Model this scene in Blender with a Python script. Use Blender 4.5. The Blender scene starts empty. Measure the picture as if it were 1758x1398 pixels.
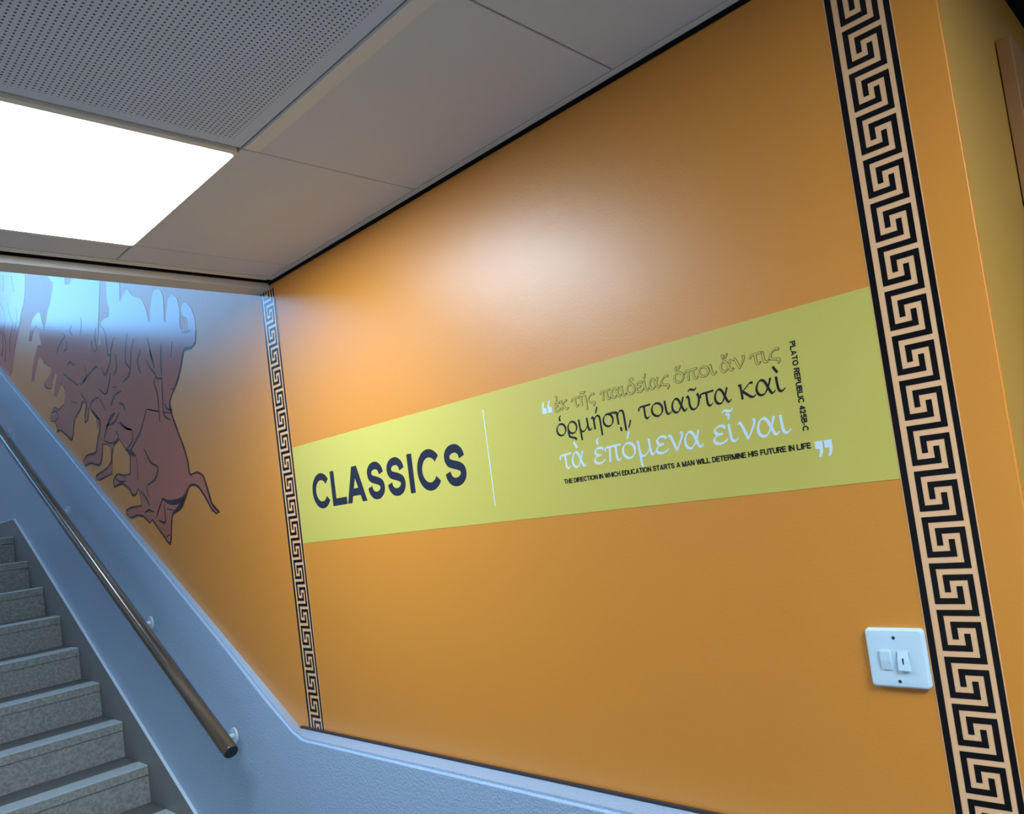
import bpy, bmesh, math, random
from mathutils import Vector, Matrix
from mathutils.geometry import tessellate_polygon

S = bpy.context.scene
COL = S.collection
random.seed(4)

# ------------------------------------------------------------------ camera, world, exposure
W_, H_ = 1758, 1398
F_PX, CX, CY = 1320.06, 1029.92, 751.12
cam_d = bpy.data.cameras.new('camera')
cam = bpy.data.objects.new('camera', cam_d)
COL.objects.link(cam)
right = Vector((0.74218882, 0.65595141, -0.13741723))
up = Vector((0.14324917, 0.04503562, 0.98866145))
fwd = Vector((-0.65470255, 0.75345838, 0.06053956))
mw = Matrix((right, up, -fwd)).transposed().to_4x4()
mw.translation = (0, -1.1, 1.65)
cam.matrix_world = mw
cam_d.sensor_fit = 'HORIZONTAL'
cam_d.sensor_width = 36
cam_d.lens = F_PX / W_ * 36
cam_d.shift_x = -(CX - W_ / 2) / W_
cam_d.shift_y = (CY - H_ / 2) / W_
cam_d.clip_start = 0.02
S.camera = cam

S.view_settings.view_transform = 'Standard'
S.view_settings.look = 'None'
S.view_settings.exposure = 0.85
S.view_settings.gamma = 1.0
S.view_settings.use_curve_mapping = False
try:
    S.cycles.max_bounces = 10
    S.cycles.diffuse_bounces = 6
    S.cycles.use_denoising = True
except Exception:
    pass

SKY = (0.19, 0.55, 1.10)
SKY_STRENGTH = 4.4
wd = bpy.data.worlds.new('sky')
S.world = wd
wd.use_nodes = True
wb = wd.node_tree.nodes['Background']
wb.inputs[0].default_value = (*SKY, 1)
wb.inputs[1].default_value = SKY_STRENGTH

PANEL_COLOR = (0.78, 0.95, 1.12)
PANEL_STRENGTH = 12.4
PANEL2_STRENGTH = 25.0     # the second panel, over the passage

# window of the stairwell: real opening in the far wall, the sky beyond it
WX, WY0, WY1, WZ0, WZ1 = -7.0, -2.95, -0.30, 3.42, 5.2
pl = bpy.data.lights.new('window_portal', 'AREA')
pl.shape = 'RECTANGLE'
pl.size, pl.size_y = WY1 - WY0, WZ1 - WZ0
pl.cycles.is_portal = True
po = bpy.data.objects.new('window_portal', pl)
COL.objects.link(po)
po.location = (WX - 0.16, (WY0 + WY1) / 2, (WZ0 + WZ1) / 2)
po.rotation_euler = (math.pi / 2, 0, -math.pi / 2)

# ------------------------------------------------------------------ helpers
def link_mesh(name, bm, mat, parent=None, smooth=False):
    me = bpy.data.meshes.new(name)
    bm.normal_update()
    if smooth:
        for f in bm.faces:
            f.smooth = True
    bm.to_mesh(me)
    bm.free()
    if mat:
        me.materials.append(mat)
    o = bpy.data.objects.new(name, me)
    COL.objects.link(o)
    if parent:
        o.parent = parent
        o.matrix_parent_inverse = parent.matrix_basis.inverted()
    return o

def empty(name, loc=(0, 0, 0)):
    o = bpy.data.objects.new(name, None)
    o.location = loc
    o.empty_display_size = 0.1
    COL.objects.link(o)
    return o

def tag(o, label=None, cat=None, group=None, kind=None):
    if label: o['label'] = label
    if cat: o['category'] = cat
    if group: o['group'] = group
    if kind: o['kind'] = kind
    return o

def box(bm, x0, x1, y0, y1, z0, z1, bev=0, seg=2):
    vs = [bm.verts.new((x, y, z)) for x in (x0, x1) for y in (y0, y1) for z in (z0, z1)]
    idx = [(0, 1, 3, 2), (4, 6, 7, 5), (0, 4, 5, 1), (2, 3, 7, 6), (0, 2, 6, 4), (1, 5, 7, 3)]
    fs = [bm.faces.new([vs[i] for i in q]) for q in idx]
    bmesh.ops.recalc_face_normals(bm, faces=fs)
    if bev:
        es = list({e for f in fs for e in f.edges})
        bmesh.ops.bevel(bm, geom=es, offset=bev, segments=seg, affect='EDGES', profile=0.6)

def boxes(name, lst, mat, parent=None, bev=0):
    bm = bmesh.new()
    for b in lst:
        box(bm, *b, bev=bev)
    return link_mesh(name, bm, mat, parent)

def prism_xz(bm, pts, y0, y1, bev=0):
    """polygon in x-z, extruded along y (y0 nearer the viewer)"""
    a = [bm.verts.new((x, y0, z)) for x, z in pts]
    b = [bm.verts.new((x, y1, z)) for x, z in pts]
    n = len(pts)
    fs = [bm.faces.new(a), bm.faces.new(b[::-1])]
    for i in range(n):
        j = (i + 1) % n
        fs.append(bm.faces.new((a[j], a[i], b[i], b[j])))
    bmesh.ops.recalc_face_normals(bm, faces=fs)
    return a, b

def sheet(bm, loops, y0, y1):
    """vinyl: concave x-z outline filled, with its cut edge down to the wall"""
    tri = tessellate_polygon([[Vector((x, z, 0)) for x, z in l] for l in loops])
    flat = [p for l in loops for p in l]
    vs = [bm.verts.new((x, y0, z)) for x, z in flat]
    for t in tri:
        a, b, c = (flat[i] for i in t)
        ar = (b[0] - a[0]) * (c[1] - a[1]) - (b[1] - a[1]) * (c[0] - a[0])
        q = t if ar > 0 else t[::-1]
        try:
            bm.faces.new([vs[i] for i in q])
        except ValueError:
            pass
    k = 0
    for l in loops:
        n = len(l)
        lo = [bm.verts.new((x, y1, z)) for x, z in l]
        for i in range(n):
            j = (i + 1) % n
            bm.faces.new((vs[k + i], vs[k + j], lo[j], lo[i]))
        k += n

def catmull(p, n=8, closed=False):
    if len(p) < 3 and not closed:
        return list(p)
    out = []
    m = len(p)
    rng = range(m) if closed else range(m - 1)
    for i in rng:
        if closed:
            a, b, c, d = p[i - 1], p[i], p[(i + 1) % m], p[(i + 2) % m]
        else:
            b, c = p[i], p[i + 1]
            a = p[i - 1] if i else (2 * b[0] - c[0], 2 * b[1] - c[1])
            d = p[i + 2] if i + 2 < m else (2 * c[0] - b[0], 2 * c[1] - b[1])
        for k in range(n):
            t = k / n
            out.append(tuple(0.5 * (2 * b[q] + (c[q] - a[q]) * t + (2 * a[q] - 5 * b[q] + 4 * c[q] - d[q]) * t * t
                                    + (3 * b[q] - a[q] - 3 * c[q] + d[q]) * t ** 3) for q in (0, 1)))
    if not closed:
        out.append(p[-1])
    return out

def ribbon(bm, pts, width, y0, y1, closed=False, ext=0.0):
    """flat stroke along pts in x-z; width is a number or a function of the stroke's direction"""
    n = len(pts)
    pts = [Vector(p) for p in pts]
    if ext and not closed:
        pts[0] = pts[0] + (pts[0] - pts[1]).normalized() * ext
        pts[-1] = pts[-1] + (pts[-1] - pts[-2]).normalized() * ext
    L, R = [], []
    for i in range(n):
        if closed:
            d = pts[(i + 1) % n] - pts[i - 1]
        else:
            d = pts[min(i + 1, n - 1)] - pts[max(i - 1, 0)]
        if d.length < 1e-9:
            d = Vector((1, 0))
        d.normalize()
        w = width(math.atan2(d.y, d.x), i / max(1, n - 1)) if callable(width) else width
        nn = Vector((-d.y, d.x)) * w / 2
        L.append(pts[i] + nn)
        R.append(pts[i] - nn)
    lt = [bm.verts.new((p.x, y0, p.y)) for p in L]
    rt = [bm.verts.new((p.x, y0, p.y)) for p in R]
    lb = [bm.verts.new((p.x, y1, p.y)) for p in L]
    rb = [bm.verts.new((p.x, y1, p.y)) for p in R]
    for i in range(n if closed else n - 1):
        j = (i + 1) % n
        bm.faces.new((rt[i], rt[j], lt[j], lt[i]))
        bm.faces.new((lt[i], lt[j], lb[j], lb[i]))
        bm.faces.new((rt[j], rt[i], rb[i], rb[j]))
    if not closed:
        bm.faces.new((rt[0], lt[0], lb[0], rb[0]))
        bm.faces.new((lt[-1], rt[-1], rb[-1], lb[-1]))

def tube(bm, path, r, n=16, cap=True):
    path = [Vector(p) for p in path]
    rings = []
    prev = None
    for i, p in enumerate(path):
        d = (path[min(i + 1, len(path) - 1)] - path[max(i - 1, 0)]).normalized()
        u = d.cross(Vector((0, 1, 0)))
        if u.length < 1e-3:
            u = d.cross(Vector((1, 0, 0)))
        u.normalize()
        if prev is not None and u.dot(prev) < 0:
            u = -u
        prev = u
        v = d.cross(u)
        rr = r[i] if isinstance(r, (list, tuple)) else r
        rings.append([bm.verts.new(p + (u * math.cos(2 * math.pi * k / n) + v * math.sin(2 * math.pi * k / n)) * rr) for k in range(n)])
    fs = []
    for a, b in zip(rings, rings[1:]):
        for k in range(n):
            fs.append(bm.faces.new((a[k], a[(k + 1) % n], b[(k + 1) % n], b[k])))
    if cap:
        fs += [bm.faces.new(rings[0][::-1]), bm.faces.new(rings[-1])]
    bmesh.ops.recalc_face_normals(bm, faces=fs)

# ------------------------------------------------------------------ materials
def mat(name, color, rough=0.5, spec=0.5, bump=None, mottle=None, metallic=0, coat=0):
    m = bpy.data.materials.new(name)
    m.use_nodes = True
    nt = m.node_tree
    p = nt.nodes['Principled BSDF']
    p.inputs['Base Color'].default_value = (*color, 1)
    p.inputs['Roughness'].default_value = rough
    p.inputs['Specular IOR Level'].default_value = spec
    p.inputs['Metallic'].default_value = metallic
    p.inputs['Coat Weight'].default_value = coat
    tc = nt.nodes.new('ShaderNodeTexCoord')
    if mottle:
        sc, amt, col2 = mottle
        nz = nt.nodes.new('ShaderNodeTexNoise')
        nz.inputs['Scale'].default_value = sc
        nz.inputs['Detail'].default_value = 6
        nt.links.new(tc.outputs['Object'], nz.inputs['Vector'])
        rp = nt.nodes.new('ShaderNodeMapRange')
        rp.inputs[1].default_value = 0.35
        rp.inputs[2].default_value = 0.65
        rp.inputs[4].default_value = amt
        nt.links.new(nz.outputs['Fac'], rp.inputs[0])
        mx = nt.nodes.new('ShaderNodeMix')
        mx.data_type = 'RGBA'
        mx.inputs['A'].default_value = (*color, 1)
        mx.inputs['B'].default_value = (*col2, 1)
        nt.links.new(rp.outputs[0], mx.inputs['Factor'])
        nt.links.new(mx.outputs['Result'], p.inputs['Base Color'])
    if bump:
        prev = None
        for sc, st, dist in bump:
            nz = nt.nodes.new('ShaderNodeTexNoise')
            nz.inputs['Scale'].default_value = sc
            nz.inputs['Detail'].default_value = 3
            nt.links.new(tc.outputs['Object'], nz.inputs['Vector'])
            b = nt.nodes.new('ShaderNodeBump')
            b.inputs['Strength'].default_value = st
            b.inputs['Distance'].default_value = dist
            nt.links.new(nz.outputs['Fac'], b.inputs['Height'])
            if prev:
                nt.links.new(prev.outputs['Normal'], b.inputs['Normal'])
            prev = b
        nt.links.new(prev.outputs['Normal'], p.inputs['Normal'])
    return m

M = {}
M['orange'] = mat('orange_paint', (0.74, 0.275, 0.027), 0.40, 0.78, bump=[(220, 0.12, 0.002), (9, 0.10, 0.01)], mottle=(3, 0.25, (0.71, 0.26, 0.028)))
M['orange_shaded'] = mat('shaded_orange_paint', (0.54, 0.285, 0.052), 0.5, 0.5, bump=[(220, 0.12, 0.002)])  # same orange paint on the return wall, its shade put into the colour
M['dado'] = mat('blue_grey_paint', (0.365, 0.50, 0.67), 0.24, 0.5, bump=[(190, 0.8, 0.003), (40, 0.08, 0.004)])
M['skirting'] = mat('skirting_paint', (0.24, 0.24, 0.235), 0.5, bump=[(60, 0.1, 0.003)])
M['white_edge'] = mat('white_gloss', (0.70, 0.80, 0.88), 0.3)
M['ceil'] = mat('ceiling_tile_white', (0.61, 0.625, 0.68), 0.8, 0.2, bump=[(300, 0.05, 0.001)])
M['ceil_metal'] = mat('ceiling_trim_white', (0.70, 0.68, 0.64), 0.45)
M['pale_strip'] = mat('tile_strip_white', (0.70, 0.69, 0.68), 0.6, 0.3)
M['void'] = mat('shadow_gap_black', (0.006, 0.006, 0.008), 0.8, 0.1)
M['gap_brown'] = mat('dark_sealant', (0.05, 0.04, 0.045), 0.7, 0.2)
M['soffit'] = mat('soffit_plaster', (0.62, 0.61, 0.58), 0.6, 0.3, bump=[(80, 0.1, 0.003)])
M['floor'] = mat('grey_terrazzo', (0.33, 0.33, 0.31), 0.35, mottle=(160, 0.6, (0.20, 0.20, 0.19)))
M['white_wall'] = mat('pale_wall_paint', (0.78, 0.79, 0.80), 0.6)
M['concrete'] = mat('speckled_concrete', (0.38, 0.39, 0.345), 0.6, 0.3, bump=[(120, 0.25, 0.003)], mottle=(95, 0.85, (0.22, 0.23, 0.205)))
M['tread'] = mat('worn_tread', (0.17, 0.172, 0.16), 0.5, 0.4, bump=[(120, 0.15, 0.002)], mottle=(30, 0.5, (0.10, 0.10, 0.095)))
M['nosing'] = mat('pale_nosing', (0.60, 0.66, 0.66), 0.45, 0.5, bump=[(150, 0.2, 0.002)], mottle=(70, 0.5, (0.42, 0.47, 0.47)))
M['yellow'] = mat('yellow_vinyl', (0.64, 0.55, 0.11), 0.36, 0.5, bump=[(160, 0.03, 0.001)])
M['tan'] = mat('tan_vinyl', (0.90, 0.51, 0.26), 0.20, 0.5, bump=[(70, 0.10, 0.0022), (260, 0.04, 0.0008)])
M['black'] = mat('black_vinyl', (0.003, 0.0025, 0.003), 0.20, 0.36, bump=[(70, 0.10, 0.0022), (260, 0.04, 0.0008)])
M['navy'] = mat('dark_navy_vinyl', (0.018, 0.022, 0.045), 0.35, 0.4)
M['ink'] = mat('black_lettering', (0.008, 0.008, 0.010), 0.4, 0.3)
M['olive'] = mat('olive_outline_vinyl', (0.16, 0.14, 0.035), 0.4, 0.3)
M['white'] = mat('white_vinyl', (0.72, 0.86, 0.95), 0.35, 0.5)
M['brown'] = mat('brown_mural_vinyl', (0.46, 0.14, 0.08), 0.22, 0.36, bump=[(30, 0.03, 0.002)])
M['brown_line'] = mat('dark_drawn_line', (0.028, 0.010, 0.016), 0.24, 0.3)
M['red_brown'] = mat('red_brown_mural_vinyl', (0.52, 0.13, 0.08), 0.22, 0.36, bump=[(30, 0.03, 0.002)])
M['red_line'] = mat('dull_red_line', (0.14, 0.045, 0.035), 0.22, 0.5)
M['plastic'] = mat('white_plastic', (0.62, 0.80, 0.90), 0.28, 0.5)
M['screw'] = mat('dark_screw', (0.03, 0.05, 0.08), 0.4, metallic=0.3)
M['bracket'] = mat('pale_bracket', (0.55, 0.66, 0.75), 0.35)
M['casing'] = mat('brown_casing', (0.32, 0.15, 0.045), 0.5, mottle=(8, 0.5, (0.26, 0.12, 0.035)))
M['end_dark'] = mat('dark_end_cap', (0.012, 0.012, 0.018), 0.4)
M['frame_white'] = mat('window_frame_white', (0.7, 0.72, 0.74), 0.4)

def wood():
    m = mat('varnished_wood', (0.10, 0.06, 0.03), 0.17, 0.85)
    nt = m.node_tree
    p = nt.nodes['Principled BSDF']
    tc = nt.nodes.new('ShaderNodeTexCoord')
    mp = nt.nodes.new('ShaderNodeMapping')
    mp.inputs['Scale'].default_value = (1.6, 40, 40)
    ro = nt.nodes.new('ShaderNodeMapping')
    ro.inputs['Rotation'].default_value = (0, -math.atan(0.5435), 0)
    nt.links.new(tc.outputs['Object'], ro.inputs[0])
    nz = nt.nodes.new('ShaderNodeTexNoise')
    nz.inputs['Scale'].default_value = 1.6
    nz.inputs['Detail'].default_value = 8
    cr = nt.nodes.new('ShaderNodeValToRGB')
    cr.color_ramp.elements[0].position = 0.35
    cr.color_ramp.elements[0].color = (0.045, 0.028, 0.016, 1)
    cr.color_ramp.elements[1].position = 0.68
    cr.color_ramp.elements[1].color = (0.15, 0.105, 0.055, 1)
    nt.links.new(ro.outputs[0], mp.inputs[0])
    nt.links.new(mp.outputs[0], nz.inputs['Vector'])
    nt.links.new(nz.outputs['Fac'], cr.inputs[0])
    nt.links.new(cr.outputs[0], p.inputs['Base Color'])
    return m
M['wood'] = wood()

def perforated():
    """white tile with a square grid of small punched holes, 27 mm plain border"""
    m = mat('perforated_tile', (0.62, 0.62, 0.62), 0.8, 0.2)
    nt = m.node_tree
    p = nt.nodes['Principled BSDF']
    tc = nt.nodes.new('ShaderNodeTexCoord')
    sx = nt.nodes.new('ShaderNodeSeparateXYZ')
    nt.links.new(tc.outputs['Object'], sx.inputs[0])
    def mth(op, a, b=None, c=None):
        n = nt.nodes.new('ShaderNodeMath')
        n.operation = op
        for i, v in enumerate((a, b, c)):
            if v is None: continue
            if isinstance(v, (int, float)): n.inputs[i].default_value = v
            else: nt.links.new(v, n.inputs[i])
        return n.outputs[0]
    P = 0.0086
    def cell(s):
        return mth('SUBTRACT', mth('FRACT', mth('ADD', mth('DIVIDE', s, P), 100.5)), 0.5)
    cx, cy = cell(sx.outputs[0]), cell(sx.outputs[1])
    d = mth('SQRT', mth('ADD', mth('MULTIPLY', cx, cx), mth('MULTIPLY', cy, cy)))
    hole = mth('LESS_THAN', d, 0.205)
    inside = mth('MULTIPLY', mth('LESS_THAN', mth('ABSOLUTE', sx.outputs[0]), 0.275), mth('LESS_THAN', mth('ABSOLUTE', sx.outputs[1]), 0.275))
    f = mth('MULTIPLY', hole, inside)
    mx = nt.nodes.new('ShaderNodeMix')
    mx.data_type = 'RGBA'
    mx.inputs['A'].default_value = (0.55, 0.62, 0.78, 1)
    mx.inputs['B'].default_value = (0.06, 0.065, 0.075, 1)
    nt.links.new(f, mx.inputs['Factor'])
    nt.links.new(mx.outputs['Result'], p.inputs['Base Color'])
    return m
M['perf'] = perforated()

def emitter(name, col, st):
    m = bpy.data.materials.new(name)
    m.use_nodes = True
    nt = m.node_tree
    nt.nodes.clear()
    e = nt.nodes.new('ShaderNodeEmission')
    e.inputs[0].default_value = (*col, 1)
    e.inputs[1].default_value = st
    o = nt.nodes.new('ShaderNodeOutputMaterial')
    nt.links.new(e.outputs[0], o.inputs[0])
    return m
M['led'] = emitter('led_diffuser', PANEL_COLOR, PANEL_STRENGTH)
M['led_passage'] = emitter('led_diffuser_passage', PANEL_COLOR, PANEL2_STRENGTH)

def window_glass():
    m = bpy.data.materials.new('window_glass')
    m.use_nodes = True
    nt = m.node_tree
    nt.nodes.clear()
    t = nt.nodes.new('ShaderNodeBsdfTransparent')
    g = nt.nodes.new('ShaderNodeBsdfGlossy')
    g.inputs['Roughness'].default_value = 0.02
    fr = nt.nodes.new('ShaderNodeFresnel')
    mx = nt.nodes.new('ShaderNodeMixShader')
    o = nt.nodes.new('ShaderNodeOutputMaterial')
    nt.links.new(fr.outputs[0], mx.inputs[0])
    nt.links.new(t.outputs[0], mx.inputs[1])
    nt.links.new(g.outputs[0], mx.inputs[2])
    nt.links.new(mx.outputs[0], o.inputs[0])
    return m
M['glass'] = window_glass()

# ------------------------------------------------------------------ the setting
CEIL = 2.3804
XC = -0.255           # convex corner of the mural wall
TOP = 5.6             # stairwell ceiling
BACK, FRONT = 2.4, -3.4
XR = 2.8

bm = bmesh.new()
box(bm, -7.2, XC, 0, 0.18, -0.1, TOP)
ce = [e for e in bm.edges if all(abs(v.co.x - XC) < 1e-6 and abs(v.co.y) < 1e-6 for v in e.verts)]
bmesh.ops.bevel(bm, geom=ce, offset=0.0022, segments=3, affect='EDGES')
tag(link_mesh('wall_back', bm, M['orange']), kind='structure')
tag(boxes('wall_return', [(XC - 0.18, XC - 0.001, 0.18, BACK, -0.1, CEIL + 0.3)], M['orange_shaded']), kind='structure')
# thin skin in the shaded orange on the return face beside the corner bead
tag(boxes('trim_1', [(XC - 0.03, XC + 0.0006, 0.0026, 0.182, 0.0, 2.422)], M['orange_shaded']), kind='structure')

tag(boxes('floor', [(-7.2, XR + 0.2, FRONT - 0.2, BACK + 0.2, -0.2, 0)], M['floor']), kind='structure')
tag(boxes('wall_front', [(-7.2, XR + 0.2, FRONT - 0.2, FRONT, 0, TOP)], M['white_wall']), kind='structure')
tag(boxes('wall_right', [(XR, XR + 0.2, FRONT, BACK, 0, CEIL + 0.3)], M['white_wall']), kind='structure')
tag(boxes('wall_far', [(XC - 0.18, XR + 0.2, BACK, BACK + 0.2, 0, CEIL + 0.3)], M['orange_shaded']), kind='structure')
tag(boxes('wall_left', [(-7.2, WX, FRONT, 0.0, 0, WZ0), (-7.2, WX, FRONT, 0.0, WZ1, TOP),
                        (-7.2, WX, FRONT, WY0, WZ0, WZ1), (-7.2, WX, WY1, 0.0, WZ0, WZ1)], M['white_wall']), kind='structure')
tag(boxes('wall_upper', [(-2.237, -2.165, FRONT, 0.0, 2.62, TOP)], M['white_wall']), kind='structure')
tag(boxes('ceiling_stairwell', [(-7.2, -2.165, FRONT - 0.2, 0.18, TOP, TOP + 0.2)], M['white_wall']), kind='structure')

# window of the stairwell
wf = empty('window_1', (WX - 0.1, (WY0 + WY1) / 2, WZ0))
tag(wf, kind='structure')
fx0, fx1 = WX - 0.14, WX - 0.06
bars = [(fx0, fx1, WY0, WY1, WZ0, WZ0 + 0.05), (fx0, fx1, WY0, WY1, WZ1 - 0.05, WZ1),
        (fx0, fx1, WY0, WY0 + 0.05, WZ0, WZ1), (fx0, fx1, WY1 - 0.05, WY1, WZ0, WZ1)]
boxes('window_frame', bars, M['frame_white'], wf)
boxes('pane', [(WX - 0.103, WX - 0.099, WY0 + 0.05, WY1 - 0.05, WZ0 + 0.05, WZ1 - 0.05)], M['glass'], wf)

# ceiling: slab with hung tiles
ceil = boxes('ceiling', [(-2.165, XR + 0.2, FRONT - 0.2, BACK + 0.2, CEIL + 0.07, CEIL + 0.25)], M['void'])
tag(ceil, kind='structure')
XJ = [-2.118, -2.0, -1.395, -0.79, -0.185, 0.42, 1.025, 1.63, 2.235, XR]
YJ = [-0.018, -0.4165, -1.0205, -1.6245, -2.2285, -2.8325, FRONT]
LIGHTS = {(1, 1), (5, 1)}
G = 0.0018
def tile(x0, x1, y0, y1, perf=False, z=CEIL):
    bm = bmesh.new()
    cx, cy = (x0 + x1) / 2, (y0 + y1) / 2
    box(bm, x0 + G - cx, x1 - G - cx, y0 + G - cy, y1 - G - cy, 0, 0.016, bev=0.0012, seg=1)
    o = link_mesh('perforated_tile' if perf else 'plain_tile', bm, M['perf'] if perf else M['ceil'], ceil)
    o.location = (cx, cy, z)
    return o
for i in range(len(XJ) - 1):
    for j in range(len(YJ) - 1):
        if (i, j) in LIGHTS:
            continue
        tile(XJ[i], XJ[i + 1], YJ[j + 1], YJ[j], perf=(j == 1 and i >= 2))
for i in range(4, len(XJ) - 1):      # passage beyond the corner
    for y0, y1 in ((-0.018, 0.6), (0.6, 1.2), (1.2, 1.8), (1.8, BACK)):
        tile(max(XJ[i], XC + 0.020), XJ[i + 1], y0, y1, z=2.422)
# metal edge trims and a slightly lighter strip along one tile
boxes('edge_trim', [(-2.14, XC, -0.018, -0.0035, CEIL - 0.0004, CEIL + 0.02), (-2.147, -2.119, FRONT, -0.0185, CEIL - 0.0004, CEIL + 0.02)], M['ceil_metal'], ceil)
boxes('tile_strip', [(-1.391, -0.20, -0.413, -0.385, CEIL - 0.0012, CEIL + 0.002)], M['pale_strip'], ceil)
# black shadow gap round the ceiling
tag(boxes('trim_2', [(-2.1645, XC + 0.003, -0.003, -0.0001, 2.3715, CEIL + 0.06), (XC - 0.0009, XC + 0.002, 0.011, BACK, 2.4225, CEIL + 0.0695),
                     (-2.1645, -2.158, FRONT, -0.0031, CEIL - 0.0035, CEIL + 0.06)], M['void']), kind='structure')
# lowered edge of the floor slab above the stairs
tag(boxes('beam_1', [(-2.237, -2.165, FRONT, 0.0, 2.3585, 2.62)], M['soffit'], bev=0.0015), kind='structure')

# thick painted dado wall, following the stair
D = 0.06
def p_z(x):
    """top of the skirting board along the stair"""
    return min(1.898, 1.898 + (x + 5.129) * (0.7177 - 1.898) / 2.129)
SL = 0.5495
def dado_z(x):
    return max(1.0587, -0.5497 * x - 0.1952)
BB = -(1.0587 + 0.1952) / 0.5497        # where the top begins to rise with the stair
bm = bmesh.new()
# rows of (x, y of the front top edge, z of the top): the upper face leans back slightly up the stair
rows = [(XC, -D, 1.0587, XC), (-2.13, -D, 1.0587, -2.13), (-2.16, -D + 0.001, 1.0592, BB), (-2.24, -0.047, 1.0700, -2.31)]
for x in (-2.42, -2.7, -3.2, -3.8, -4.4, -5.0, -5.75):
    rows.append((x, -0.030 if x > -2.5 else -0.0245, dado_z(x), x))
rows.append((-6.9995, -0.0245, dado_z(-5.75), -6.9995))
bot, foot, ft, bk = [], [], [], []
for x, y, z, xb_ in rows:
    zk = 0.108 if x > -1.75 else max(0.108, min(p_z(x) + 0.0, z - 0.05))
    bot.append(bm.verts.new((x, -D, 0)))
    foot.append(bm.verts.new((x, -D, zk)))
    ft.append(bm.verts.new((x, y, z)))
    bk.append(bm.verts.new((xb_, -0.0001, dado_z(xb_))))
fs = []
for i in range(len(rows) - 1):
    fs.append(bm.faces.new((bot[i], bot[i + 1], foot[i + 1], foot[i])))
    fs.append(bm.faces.new((foot[i], foot[i + 1], ft[i + 1], ft[i])))
    fs.append(bm.faces.new((ft[i], ft[i + 1], bk[i + 1], bk[i])))
e0 = bm.verts.new((XC, -0.0001, 0))
fs.append(bm.faces.new((bot[0], foot[0], ft[0], bk[0], e0)))
bmesh.ops.recalc_face_normals(bm, faces=fs)
te = [e for e in bm.edges if e.verts[0] in ft and e.verts[1] in ft]
bmesh.ops.bevel(bm, geom=te, offset=0.008, segments=5, affect='EDGES')
for f in bm.faces:
    f.smooth = True
wl = link_mesh('wall_lower', bm, M['dado'])
wl.data.set_sharp_from_angle(angle=math.radians(25))
tag(wl, kind='structure')
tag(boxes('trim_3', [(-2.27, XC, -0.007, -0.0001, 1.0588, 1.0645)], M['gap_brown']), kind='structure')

# skirting board up the stair, white top edge
SK = 0.07
p0, p1 = (-5.129, 1.898), (-3.0, 0.7177)
sl2 = (p1[1] - p0[1]) / (p1[0] - p0[0])
xb = p0[0] + (0.10 - p0[1]) / sl2
bm = bmesh.new()
prism_xz(bm, [(XC, 0), (XC, 0.10), (xb, 0.10), p0, (-6.9995, p0[1]), (-6.9995, 0)], -SK, -D - 0.0001)
tag(link_mesh('baseboard_back', bm, M['skirting']), kind='structure')
bm = bmesh.new()
t_ = 0.004
prism_xz(bm, [(XC, 0.1001), (XC, 0.1001 + t_), (xb - 0.001, 0.1001 + t_), (p0[0] + 0.0005, p0[1] + t_), (-6.9995, p0[1] + t_), (-6.9995, p0[1] + 0.0001), (p0[0], p0[1] + 0.0001), (xb, 0.1001)], -SK - 0.0005, -D - 0.0001)
tag(link_mesh('trim_4', bm, M['white_edge']), kind='structure')

# ------------------------------------------------------------------ staircase
YS0, YS1 = -2.2, -SK - 0.0008
RISE, GO, NX, NZ = 0.1404, 0.2508, -5.1558, 1.806
st = empty('staircase', (-2.15, (YS0 + YS1) / 2, 0))
tag(st, 'speckled grey concrete stair flight rising beside the blue-grey wall', 'stairs')
for k in range(1, 14):
    zt = NZ - RISE * (13 - k)
    xn = NX + GO * (13 - k)
    zb = 0.0 if k == 1 else zt - RISE
    x_back = (xn - GO - 0.03) if k < 13 else -6.9995
    bm = bmesh.new()
    box(bm, max(x_back, -6.9995), xn - 0.006, YS0 + 0.002, YS1, max(0.0, zt - RISE * 1.9) if k > 1 else 0.0, zt - 0.036)
    step = link_mesh('step', bm, M['concrete'], st)
    bm = bmesh.new()
    box(bm, max(x_back, -6.9995), xn, YS0, YS1, zt - 0.0345, zt, bev=0.003)
    slab = link_mesh('tread', bm, M['tread'], step)
    bm = bmesh.new()
    box(bm, xn - 0.100, xn + 0.0008, YS0, YS1 - 0.0005, zt - 0.004, zt + 0.0012, bev=0.0008, seg=1)
    link_mesh('nosing_strip', bm, M['nosing'], step)
    bm = bmesh.new()
    box(bm, xn - 0.02, xn + 0.0004, YS0 + 0.001, YS1 - 0.0005, zt - 0.0345, zt - 0.0042)
    link_mesh('nosing_face', bm, M['concrete'], step)

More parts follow.
